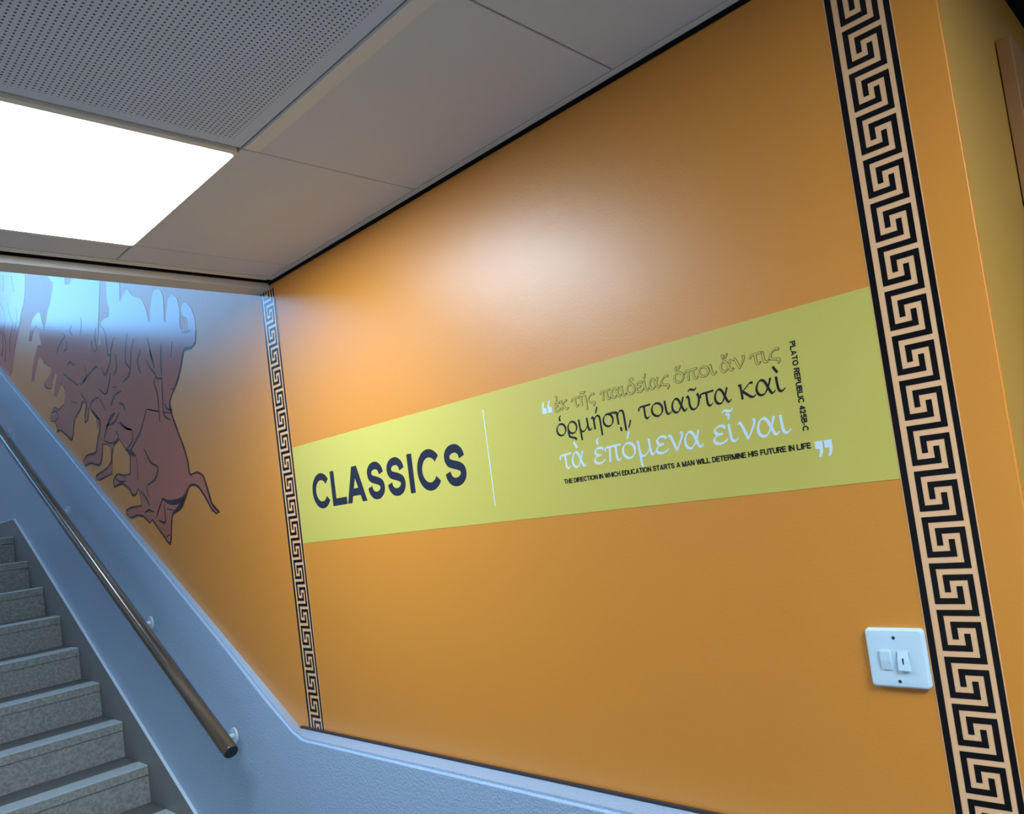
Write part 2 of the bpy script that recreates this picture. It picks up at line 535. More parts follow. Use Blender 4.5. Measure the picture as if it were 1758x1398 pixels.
# ------------------------------------------------------------------ handrail
RS = 0.5435
def rail_pt(x):
    return Vector((x, -0.132, 1.0085 + (-2.4614 - x) * RS))
hr = empty('handrail', rail_pt(-2.4614))
tag(hr, 'round varnished brown wooden handrail on the blue-grey stair wall', 'handrail')
bm = bmesh.new()
tube(bm, [rail_pt(x) for x in (-2.4614, -2.465, -2.6, -3, -3.5, -4, -4.5, -5, -5.6)], [0.0205, 0.022] + [0.022] * 7, n=28, cap=True)
rail = link_mesh('rail', bm, M['wood'], hr, smooth=True)
bm = bmesh.new()
d = (rail_pt(-2.0) - rail_pt(-2.4614)).normalized()
tube(bm, [rail_pt(-2.4614) - d * 0.001, rail_pt(-2.4614) + d * 0.0008], 0.0192, n=28)
link_mesh('end_cap', bm, M['end_dark'], hr)
for x in (-2.60, -3.24, -4.15, -5.06):
    c = rail_pt(x)
    zt = c.z - 0.018
    bm = bmesh.new()
    tube(bm, [(x, -0.0602, zt - 0.045), (x, -0.0655, zt - 0.045)], 0.024, n=20)
    tube(bm, [(x, -0.062, zt - 0.045), (x, -0.10, zt - 0.045), (x, -0.120, zt - 0.040), (x, -0.130, zt - 0.028), (x, -0.132, zt)], 0.008, n=12)
    link_mesh('bracket', bm, M['bracket'], hr, smooth=False)

# ------------------------------------------------------------------ ceiling lights
def rrect(x0, x1, y0, y1, r, n=5):
    out = []
    for cx, cy, a0 in ((x1 - r, y1 - r, 0), (x0 + r, y1 - r, 90), (x0 + r, y0 + r, 180), (x1 - r, y0 + r, 270)):
        for k in range(n + 1):
            a = math.radians(a0 + 90 * k / n)
            out.append((cx + r * math.cos(a), cy + r * math.sin(a)))
    return out
LH = 0.006
lamp = empty('ceiling_light', (-1.6985, -0.7185, CEIL))
tag(lamp, 'bright square LED panel set flush in the white tiled ceiling', 'light', 'square ceiling light panels')
hx = 0.3004
bm = bmesh.new()
oo = rrect(-hx, hx, -hx, hx, 0.012)
o1 = [bm.verts.new((x, y, 0.012)) for x, y in oo]
o0 = [bm.verts.new((x, y, -LH)) for x, y in oo]
ii = rrect(-0.2860, 0.2853, -0.2975, 0.2980, 0.010)
i0 = [bm.verts.new((x, y, -LH)) for x, y in ii]
i1 = [bm.verts.new((x, y, 0.010)) for x, y in ii]
n = len(oo)
for i in range(n):
    j = (i + 1) % n
    bm.faces.new((o1[i], o1[j], o0[j], o0[i]))
    bm.faces.new((o0[i], o0[j], i0[j], i0[i]))
    bm.faces.new((i0[i], i0[j], i1[j], i1[i]))
bm.faces.new(o1)
bmesh.ops.recalc_face_normals(bm, faces=bm.faces[:])
fr = link_mesh('frame', bm, M['ceil_metal'])
fr.parent = lamp
bm = bmesh.new()
bm.faces.new([bm.verts.new((x, y, -LH + 0.0008)) for x, y in ii][::-1])
df = link_mesh('diffuser', bm, M['led'])
df.parent = lamp
l2 = lamp.copy()
COL.objects.link(l2)
l2.location = (0.7225, -0.7185, CEIL)
l2['label'] = 'second square LED panel in the ceiling behind the viewer'
for ch in (fr, df):
    c2 = ch.copy()
    if ch is df:
        c2.data = ch.data.copy()
        c2.data.materials[0] = M['led_passage']
    COL.objects.link(c2)
    c2.parent = l2

fill_panel = lamp.copy()  # added panel out of view, only to brighten the upper stairwell
COL.objects.link(fill_panel)
fill_panel.location = (-5.9, -1.5, TOP - 0.0125)
fill_panel['label'] = 'unseen light panel added to brighten the top of the stairs'
for ch in (fr, df):
    c2 = ch.copy()
    COL.objects.link(c2)
    c2.parent = fill_panel
# ------------------------------------------------------------------ light switch
PX, PZ, PW = -0.4497, 1.3458, 0.0842
sw = empty('light_switch', (PX, 0, PZ))
tag(sw, 'square white double light switch on the orange wall beside the key border', 'light switch')
bm = bmesh.new()
def plate_loop(w, r, y):
    return [bm.verts.new((PX + x, y, PZ + z)) for x, z in rrect(-w / 2, w / 2, -w / 2, w / 2, r)]
lp = [plate_loop(PW, 0.006, -0.0002), plate_loop(PW, 0.006, -0.0055), plate_loop(PW - 0.0015, 0.0055, -0.0075), plate_loop(PW - 0.006, 0.004, -0.0088), plate_loop(PW - 0.02, 0.003, -0.0092)]
for a_, b_ in zip(lp, lp[1:]):
    for i in range(len(a_)):
        j = (i + 1) % len(a_)
        bm.faces.new((a_[i], a_[j], b_[j], b_[i]))
bm.faces.new(lp[-1])
bmesh.ops.recalc_face_normals(bm, faces=bm.faces[:])
link_mesh('plate', bm, M['plastic'], sw, smooth=False)
def rocker(u0, u1, tilt):
    x0, x1 = PX - PW / 2 + PW * u0, PX - PW / 2 + PW * u1
    z0, z1 = PZ + PW / 2 - PW * 0.70, PZ + PW / 2 - PW * 0.36
    bm = bmesh.new()
    zm = (z0 + z1) / 2
    prof = [(z0, -0.009), (z0, -0.0118 - tilt), (zm, -0.0128), (z1, -0.0118 + tilt), (z1, -0.009)]
    A = [bm.verts.new((x0, y, z)) for z, y in prof]
    B = [bm.verts.new((x1, y, z)) for z, y in prof]
    fs = [bm.faces.new(A), bm.faces.new(B[::-1])]
    for i in range(5):
        j = (i + 1) % 5
        fs.append(bm.faces.new((A[j], A[i], B[i], B[j])))
    bmesh.ops.recalc_face_normals(bm, faces=fs)
    bmesh.ops.bevel(bm, geom=bm.edges[:], offset=0.0009, segments=2, affect='EDGES')
    return link_mesh('rocker', bm, M['plastic'], sw), (x0 + x1) / 2, zm
rocker(0.225, 0.42, -0.0013)
rk, xm, zm = rocker(0.52, 0.72, 0.0022)
rk['label'] = 'key-operated rocker with a black slot'
boxes('key_slot', [(xm - 0.0008, xm + 0.0008, -0.0132, -0.0120, zm - 0.005, zm + 0.004)], M['ink'], rk)
for v in (0.15, 0.885):
    bm = bmesh.new()
    z = PZ + PW / 2 - PW * v
    tube(bm, [(PX, -0.0080, z), (PX, -0.0096, z)], 0.0024, n=16)
    link_mesh('screw', bm, M['screw'], sw)

# ------------------------------------------------------------------ boxed casing on the return wall
pc = boxes('pipe_casing', [(XC + 0.0007, -0.2315, 0.32, 0.42, 2.012, 2.288)], M['casing'], bev=0.002)
tag(pc, 'narrow brown box casing high on the return wall past the corner', 'casing')
boxes('casing_foot', [(XC + 0.0012, -0.2305, 0.319, 0.421, 2.006, 2.0118)], M['void'], pc)

# ------------------------------------------------------------------ key-pattern borders
MX, MZ = 0.0079, 0.00805
def border(name, x0, x1, z0, z1, ztop, label, y=-0.0006, pz=0.0644):
    root = empty(name, ((x0 + x1) / 2, 0, z0))
    tag(root, label, 'wall border', 'Greek key borders')
    s = (x1 - x0) / 0.0892
    m = MX * s
    mz = pz / 8
    bm = bmesh.new()
    box(bm, x0 - 0.0016, x1 + 0.0016, y, -0.0001, z0, z1)
    link_mesh('tan_backing', bm, M['tan'], root)
    for a_, b_ in ((x0, x0 + 0.0093 * s), (x1 - 0.0081 * s, x1)):
        boxes('edge_line', [(a_, b_, y - 0.0005, y, z0, z1)], M['black'], root)
    u0 = x0 + 0.0184 * s
    bm = bmesh.new()
    def cell(c0, c1, za, zb):
        za, zb = min(za, z1), min(zb, z1)
        za, zb = max(za, z0), max(zb, z0)
        if za - zb < 1e-5:
            return
        box(bm, u0 + c0 * m, u0 + c1 * m, y - 0.0005, y, zb, za)
    k = -2
    while True:
        zt = ztop - k * pz
        if zt < z0:
            break
        R = lambda r: zt - r * mz
        cell(0, 7, R(0), R(1))            # bar across the whole key
        cell(0, 1, R(1), R(6))            # left column
        cell(0, 5, R(6), R(7))            # bottom bar
        cell(4, 5, R(4), R(6))            # inner right hook
        cell(2, 7, R(2), R(3))            # second bar
        cell(2, 3, R(3), R(5))            # inner left hook
        cell(6, 7, R(3), R(8))            # right column
        k += 1
    link_mesh('key_pattern', bm, M['black'], root)
border('key_border', -0.4048, -0.3154, 1.0646, 2.3714, 2.2510, 'large black and tan Greek key border beside the light switch, near the wall corner', pz=0.0644)
border('key_border', -2.2262, -2.1400, 1.0646, 2.3580, 2.2610, 'black and tan Greek key border between the horse mural and the CLASSICS lettering', pz=0.0643)

# ------------------------------------------------------------------ yellow band with lettering
BX0, BX1, BZ0, BZ1 = -2.1378, -0.4068, 1.5995, 1.8790
band = boxes('lettered_band', [(BX0, BX1, -0.0006, -0.0001, BZ0, BZ1)], M['yellow'])
tag(band, 'yellow-green vinyl band across the orange wall reading CLASSICS beside a Greek quotation', 'wall lettering')
Y1 = -0.0006
boxes('divider_line', [(-1.2806, -1.2782, Y1 - 0.0004, Y1, 1.6347, 1.8462)], M['white'], band)

# ---- sans capitals: strokes in a unit box, weight in cap heights
def arc(cx, cy, rx, ry, a0, a1, n=24):
    return [(cx + rx * math.cos(math.radians(a0 + (a1 - a0) * k / n)), cy + ry * math.sin(math.radians(a0 + (a1 - a0) * k / n))) for k in range(n + 1)]
SW = {'C': .95, 'L': .76, 'A': .95, 'S': .84, 'I': .2, 'T': .8, 'H': .86, 'E': .76, 'D': .88, 'R': .88, 'O': 1.0, 'N': .86, 'W': 1.25, 'U': .86,
      'M': 1.02, 'F': .72, 'P': .8, 'B': .85, '4': .75, '2': .72, '5': .72, '-': .4, ' ': .32}
def sans(ch, w):
    """strokes of one capital (unit cap height), w = stroke weight"""
    X = SW[ch]; h = w / 2; l, r, t, b, m = h, X - h, 1 - h, h, 0.5
    if ch == 'I': return [[(X / 2, 0), (X / 2, 1)]]
    if ch == 'L': return [[(l, 0), (l, 1)], [(0, b), (X, b)]]
    if ch == 'T': return [[(0, t), (X, t)], [(X / 2, 0), (X / 2, 1)]]
    if ch == 'H': return [[(l, 0), (l, 1)], [(r, 0), (r, 1)], [(l, m), (r, m)]]
    if ch == 'E': return [[(l, 0), (l, 1)], [(0, t), (X, t)], [(0, m + .02), (X * .94, m + .02)], [(0, b), (X, b)]]
    if ch == 'F': return [[(l, 0), (l, 1)], [(0, t), (X, t)], [(0, m), (X * .9, m)]]
    if ch == 'N': return [[(l, 0), (l, 1)], [(r, 0), (r, 1)], [(l, 1 - h * .4), (r, h * .4)]]
    if ch == 'M': return [[(l, 0), (l, 1)], [(r, 0), (r, 1)], [(l, 1), (X / 2, .0)], [(r, 1), (X / 2, .0)]]
    if ch == 'W': return [[(h * .7, 1), (X * .27, 0)], [(X * .27, 0), (X / 2, 1)], [(X / 2, 1), (X * .73, 0)], [(X * .73, 0), (X - h * .7, 1)]]
    if ch == 'A':
        q = w * 1.06
        return [['P', (0, 0), (q, 0), (X / 2 + q * .55, 1), (X / 2 - q * .55, 1)], ['P', (X - q, 0), (X, 0), (X / 2 + q * .55, 1), (X / 2 - q * .55, 1)], [(X * .22, .29), (X * .78, .29)]]
    if ch == 'O': return [arc(X / 2, .5, X / 2 - h, .5 - h + .01, 0, 360, 40)]
    if ch == 'C': return [arc(X / 2 + .02, .5, X / 2 - h + .02, .5 - h + .015, 36, 324, 36)]
    if ch == 'U': return [[(l, 1), (l, .36)] + arc(X / 2, .36, X / 2 - h, .36 - h + .01, 180, 360, 20) + [(r, .36), (r, 1)]]
    if ch == 'D': return [[(l, 0), (l, 1)], [(0, t), (X * .45, t)] + arc(X * .45, .5, X * .55 - h, .5 - h, 88, -88, 24) + [(X * .45, b), (0, b)]]
    if ch in 'PR':
        s = [[(l, 0), (l, 1)], [(0, t), (X * .62, t)] + arc(X * .62, .72, X * .38 - h, .28 - h, 88, -88, 16) + [(X * .62, .44 + h), (0, .44 + h)]]
        if ch == 'R': s.append([(X * .55, .47), (X - h * 1.1, 0)])
        return s
    if ch == 'B':
        return [[(l, 0), (l, 1)], [(0, t), (X * .6, t)] + arc(X * .6, .755, X * .34 - h, .245 - h, 88, -88, 14) + [(X * .6, .51 + h - .02), (0, .51 + h - .02)],
                [(0, .53), (X * .6, .53)] + arc(X * .6, .265 + h / 2, X * .4 - h, .265 - h / 2, 88, -88, 14) + [(X * .6, b), (0, b)]]
    if ch == 'S':
        q = [(.95, .71), (.88, .86), (.70, .97), (.50, 1.0), (.26, .965), (.09, .86), (.06, .72), (.15, .60), (.36, .535), (.64, .475), (.88, .39), (.96, .26), (.90, .12), (.73, .025), (.50, -.01), (.26, .03), (.09, .15), (.03, .30)]
        return [catmull([(h + x * (X - w), h + y * (1 - w)) for x, y in q], 5)]
    if ch == '2':
        q = [(.04, .68), (.08, .85), (.25, .98), (.5, 1.0), (.78, .95), (.93, .8), (.92, .65), (.78, .48), (.4, .24), (.1, .02)]
        return [catmull([(h + x * (X - w), h + y * (1 - w)) for x, y in q], 4), [(0, b), (X, b)]]
    if ch == '5':
        q = [(.12, .48), (.3, .6), (.6, .62), (.88, .5), (.98, .3), (.88, .1), (.6, -.01), (.3, .02), (.05, .22)]
        return [[(X * .14, t), (X * .94, t)], [(X * .2, t), (X * .14, .5)], catmull([(h + x * (X - w), h + y * (1 - w)) for x, y in q], 4)]
    if ch == '4': return [[(X * .72, 0), (X * .72, 1)], [(X * .72, 1 - h * .6), (h * .7, .28)], [(0, .28), (X, .28)]]
    if ch == '-': return [[(.05, .36), (X - .05, .36)]]
    return []

def shift(s, f):
    return ['P'] + [f(p) for p in s[1:]] if s[0] == 'P' else [f(p) for p in s]

def sans_line(text, wgt, track):
    out, x = [], 0
    for ch in text:
        out += [shift(s, lambda p: (x + p[0], p[1])) for s in sans(ch, wgt)]
        x += SW[ch] + track
    return out, x - track

def put(name, strokes, width, place, material, depth=0.0004, base=Y1):
    bm = bmesh.new()
    for k, s in enumerate(strokes):
        dk = depth + (k % 7) * 1.5e-5
        if s[0] == 'P':
            sheet(bm, [[place(p) for p in s[1:]]], base - dk, base)
            continue
        pts = [place(p) for p in s]
        cl = len(pts) > 6 and (Vector(pts[0]) - Vector(pts[-1])).length < 1e-6
        if cl: pts = pts[:-1]
        ribbon(bm, pts, width, base - dk, base, closed=cl)
    return link_mesh(name, bm, material, band)

# CLASSICS: every letter in its measured box
LET = [('C', -2.0504, -1.9532), ('L', -1.9465, -1.8730), ('A', -1.8703, -1.7756), ('S', -1.7662, -1.6867), ('S', -1.6761, -1.5960), ('I', -1.5820, -1.5610), ('C', -1.5451, -1.4519), ('S', -1.4391, -1.3599)]
heading = []
CAP0, CAPH = 1.6912, 0.0958
for ch, x0, x1 in LET:
    sx = (x1 - x0) / SW[ch] / CAPH
    for s in sans(ch, 0.205):
        heading.append(shift(s, lambda p: (x0 + p[0] * (x1 - x0) / SW[ch], CAP0 + p[1] * CAPH)))
h_ = put('heading_lettering', heading, CAPH * 0.205, lambda p: p, M['navy'])
h_['label'] = 'dark navy capitals reading CLASSICS'

WG = 0.175
strokes, tot = sans_line('THE DIRECTION IN WHICH EDUCATION STARTS A MAN WILL DETERMINE HIS FUTURE IN LIFE', WG, 0.10)
k_ = (-0.5335 + 1.0640) / tot
CH = 0.0092
put('english_lettering', [shift(s, lambda p: (-1.0640 + p[0] * k_, 1.6604 + p[1] * CH)) for s in strokes], CH * 0.20, lambda p: p, M['ink'])
strokes, tot = sans_line('PLATO REPUBLIC 425B-C', WG, 0.10)
k_ = (1.8285 - 1.6880) / tot
put('source_lettering', [shift(s, lambda p: (-0.5424 + p[1] * 0.0096, 1.8285 - p[0] * k_)) for s in strokes], 0.0019, lambda p: p, M['ink'])

# ---- Greek hand: broad-nib strokes, unit x-height
def ell(cx, cy, rx, ry):
    return [(cx + rx * math.cos(2 * math.pi * k / 28), cy + ry * math.sin(2 * math.pi * k / 28)) for k in range(28)]
# glyph: (advance, [(points, mode)])  mode s smooth, l straight, o closed
GK = {
 'o': (1.08, [(ell(.5, .5, .44, .46), 'o')]),
 'a': (1.22, [([(.98, 1.0), (.88, .72), (.70, .34), (.48, .06), (.24, .04), (.07, .24), (.06, .56), (.22, .88), (.40, .97)], 's'), ([(.36, .965), (.46, .965), (.62, .80), (.78, .36), (.92, .06), (1.04, .04), (1.18, .16)], 's')]),
 'i': (.60, [([(.10, 1.0), (.12, .55), (.16, .16), (.28, .03), (.42, .07), (.56, .18)], 's')]),
 't': (1.00, [([(-.02, .66), (.04, .86), (.20, .93), (.60, .95), (1.0, .99)], 's'), ([(.46, .93), (.46, .5), (.48, .16), (.60, .03), (.72, .06), (.84, .16)], 's')]),
 'k': (1.10, [([(.02, .92), (.16, .96)], 'l'), ([(.17, 1.0), (.19, 0.0)], 'l'), ([(.96, .93), (.84, .97), (.70, .90), (.24, .48)], 's'), ([(.26, .5), (.52, .26), (.74, .06), (.90, .03), (1.06, .12)], 's')]),
 'e': (.92, [([(.80, .84), (.68, .96), (.46, .98), (.24, .90), (.16, .74), (.26, .58), (.44, .53), (.60, .54)], 's'), ([(.46, .53), (.20, .44), (.06, .24), (.14, .08), (.36, .01), (.62, .05), (.88, .20)], 's')]),
 'h': (1.02, [([(.0, .84), (.10, .95), (.20, .88), (.23, .5), (.25, .0)], 's'), ([(.24, .66), (.40, .90), (.58, .99), (.74, .92), (.80, .66), (.82, .1), (.84, -.55)], 's')]),
 'c': (.94, [([(.88, .90), (.72, .97), (.46, .88), (.20, .64), (.08, .38), (.20, .17), (.50, .09), (.76, .03), (.82, -.12), (.68, -.32)], 's')]),
 'p': (1.30, [([(.0, .70), (.08, .88), (.26, .93), (.7, .94), (1.22, .98)], 's'), ([(.40, .92), (.36, .5), (.30, .0)], 's'), ([(.86, .94), (.84, .4), (.90, .10), (1.02, .03), (1.20, .14)], 's')]),
 'd': (1.06, [([(.92, 1.42), (.74, 1.54), (.52, 1.50), (.44, 1.34), (.58, 1.12), (.80, .86), (.92, .52), (.84, .18), (.54, .0), (.24, .08), (.08, .36), (.14, .70), (.34, .90), (.58, .94)], 's')]),
 'n': (1.06, [([(.0, .88), (.10, .96), (.20, .88), (.34, .5), (.50, .03)], 's'), ([(.48, .03), (.70, .36), (.92, .76), (.96, 1.0), (.86, 1.02)], 's')]),
 'r': (1.08, [(ell(.52, .5, .42, .46), 'o'), ([(.10, .5), (.10, .1), (.18, -.16), (.44, -.28), (.66, -.36), (.80, -.50)], 's')]),
 'm': (1.32, [([(.14, 1.0), (.18, .3), (.24, -.62)], 's'), ([(.18, .24), (.32, .04), (.56, .06), (.80, .26), (.95, .46)], 's'), ([(.92, 1.0), (.95, .4), (1.0, .10), (1.12, .04), (1.28, .16)], 's')]),
 's': (1.12, [(ell(.5, .48, .43, .46), 'o'), ([(.44, .95), (.8, .95), (1.14, .99)], 's')]),
 'u': (1.06, [([(.0, .86), (.10, .96), (.18, .80), (.19, .34), (.30, .06), (.52, .0), (.78, .18), (.92, .56), (.92, .86), (.84, 1.02)], 's')]),
 ',': (.50, [([(.30, .16), (.22, -.08), (.06, -.36)], 's')]),
}
AC = {
 '/': [([(-.02, 1.22), (.18, 1.66)], 'l')], '\\': [([(-.14, 1.66), (.08, 1.24)], 'l')],
 '(': [([(.12, 1.62), (-.02, 1.52), (-.05, 1.38), (.0, 1.22)], 's')], ')': [([(-.12, 1.62), (.02, 1.58), (.05, 1.44), (-.02, 1.24)], 's')],
 '~': [([(-.30, 1.28), (-.16, 1.40), (.04, 1.34), (.20, 1.32), (.34, 1.44)], 's')],
 '(/': [([(-.10, 1.58), (-.22, 1.50), (-.24, 1.38), (-.16, 1.24)], 's'), ([(.02, 1.24), (.24, 1.62)], 'l')],
 ')/': [([(-.26, 1.58), (-.14, 1.52), (-.12, 1.40), (-.20, 1.26)], 's'), ([(.04, 1.24), (.26, 1.64)], 'l')],
 ')~': [([(-.12, 1.58), (.02, 1.54), (.05, 1.42), (-.02, 1.26)], 's'), ([(-.32, 1.68), (-.18, 1.79), (.02, 1.74), (.18, 1.72), (.32, 1.83)], 's')],
 '_': [([(-.10, -.22), (-.06, -.52)], 'l')],
}
ACX = {'o': .5, 'a': .5, 'i': .14, 'e': .46, 'h': .5, 'u': .5}
def greek_word(tokens):
    out, x = [], 0
    for tk in tokens:
        g, acc = tk[0], tk[1:]
        adv, ss = GK[g]
        for p, md in ss:
            out.append(([(x + a, b) for a, b in p], md))
        if '_' in acc:
            acc = acc.replace('_', '')
            out += [([(x + .5 + a, b) for a, b in p], md) for p, md in AC['_']]
        if acc:
            out += [([(x + ACX[g] + a, b) for a, b in p], md) for p, md in AC[acc]]
        x += adv
    return out, x - 0.06
def greek_line(name, words, base, xh, material, thick=0.18, thin=0.062, grow=0.0, depth=0.0004, y=Y1):
    bm = bmesh.new()
    for tokens, x0, x1, dz in words:
        ss, tot = greek_word(tokens)
        kx = (x1 - x0) / tot
        phi = math.radians(38)
        def width(th, t):
            return xh * (thin + (thick - thin) * abs(math.sin(th - phi)) ** 0.9) + grow
        for n_, (p, md) in enumerate(ss):
            dk = depth + (n_ % 7) * 1.2e-5
            q = [(x0 + a * kx, base + dz + b * xh) for a, b in p]
            if md == 's': q = catmull(q, 7)
            if md == 'o':
                ribbon(bm, q, width, y - dk, y, closed=True)
            else:
                ribbon(bm, q, width, y - dk, y, ext=grow / 2 + 0.0002 * (grow >= 0))
    return link_mesh(name, bm, material, band)
L1 = [(['e)', 'k'], -1.0640, -1.0262, 0), (['t', 'h~', 'c'], -1.0145, -0.9550, 0), (['p', 'a', 'i', 'd', 'e', 'i/', 'a', 'c'], -0.9400, -0.7790, 0),
      (['o(/', 'p', 'o', 'i'], -0.7673, -0.6805, 0), (['a)/', 'n'], -0.6715, -0.6245, 0), (['t', 'i', 'c'], -0.6138, -0.5620, 0)]
g1 = greek_line('greek_outline_lettering', L1, 1.8058, 0.0176, M['olive'], thick=.21, thin=.10, grow=0.0011)
g1['label'] = 'thin outlined Greek lettering, top line'
greek_line('outline_fill', L1, 1.8058, 0.0176, M['yellow'], thick=.21, thin=.10, grow=-0.0009, depth=0.0002, y=Y1 - 0.0005)
g2 = greek_line('greek_black_lettering', [(['o(', 'r', 'm', 'h/', 's', 'h_', ','], -1.0665, -0.8720, 0), (['t', 'o', 'i', 'a', 'u~', 't', 'a'], -0.8535, -0.6600, 0), (['k', 'a', 'i\\'], -0.6442, -0.5612, 0)],
           1.7552, 0.0248, M['ink'])
g2['label'] = 'black Greek lettering, middle line'
g3 = greek_line('greek_white_lettering', [(['t', 'a\\'], -1.0662, -0.9985, 0), (['e(', 'p', 'o/', 'm', 'e', 'n', 'a'], -0.9770, -0.7265, 0), (['e', 'i)~', 'n', 'a', 'i'], -0.7055, -0.5622, 0)],
           1.6893, 0.0298, M['white'], thick=.18, thin=.066)
g3['label'] = 'white Greek lettering, lowest line'

# quotation marks: two wedge commas each
def quote(x0, x1, zt, zb, flip):
    w, h = x1 - x0, zt - zb
    out = []
    for k in (0, 1):
        ox = x0 + k * w * 0.54
        ww = w * 0.44
        p = [(0, 1), (1, 1), (1, .55), (.92, .3), (.66, .02), (.28, .0), (.52, .3), (.56, .52), (0, .52)]
        p = [(ox + a * ww, zb + b * h) for a, b in p]
        if flip:
            p = [(2 * ox + ww - a, zt + zb - b) for a, b in p]
        out.append(p)
    return out
for p in quote(-1.0985, -1.0692, 1.8300, 1.8060, True) + quote(-0.5266, -0.4985, 1.6695, 1.6450, False):
    bm = bmesh.new()
    sheet(bm, [p], Y1 - 0.0004, Y1)
    link_mesh('quotation_mark', bm, M['white'], band)

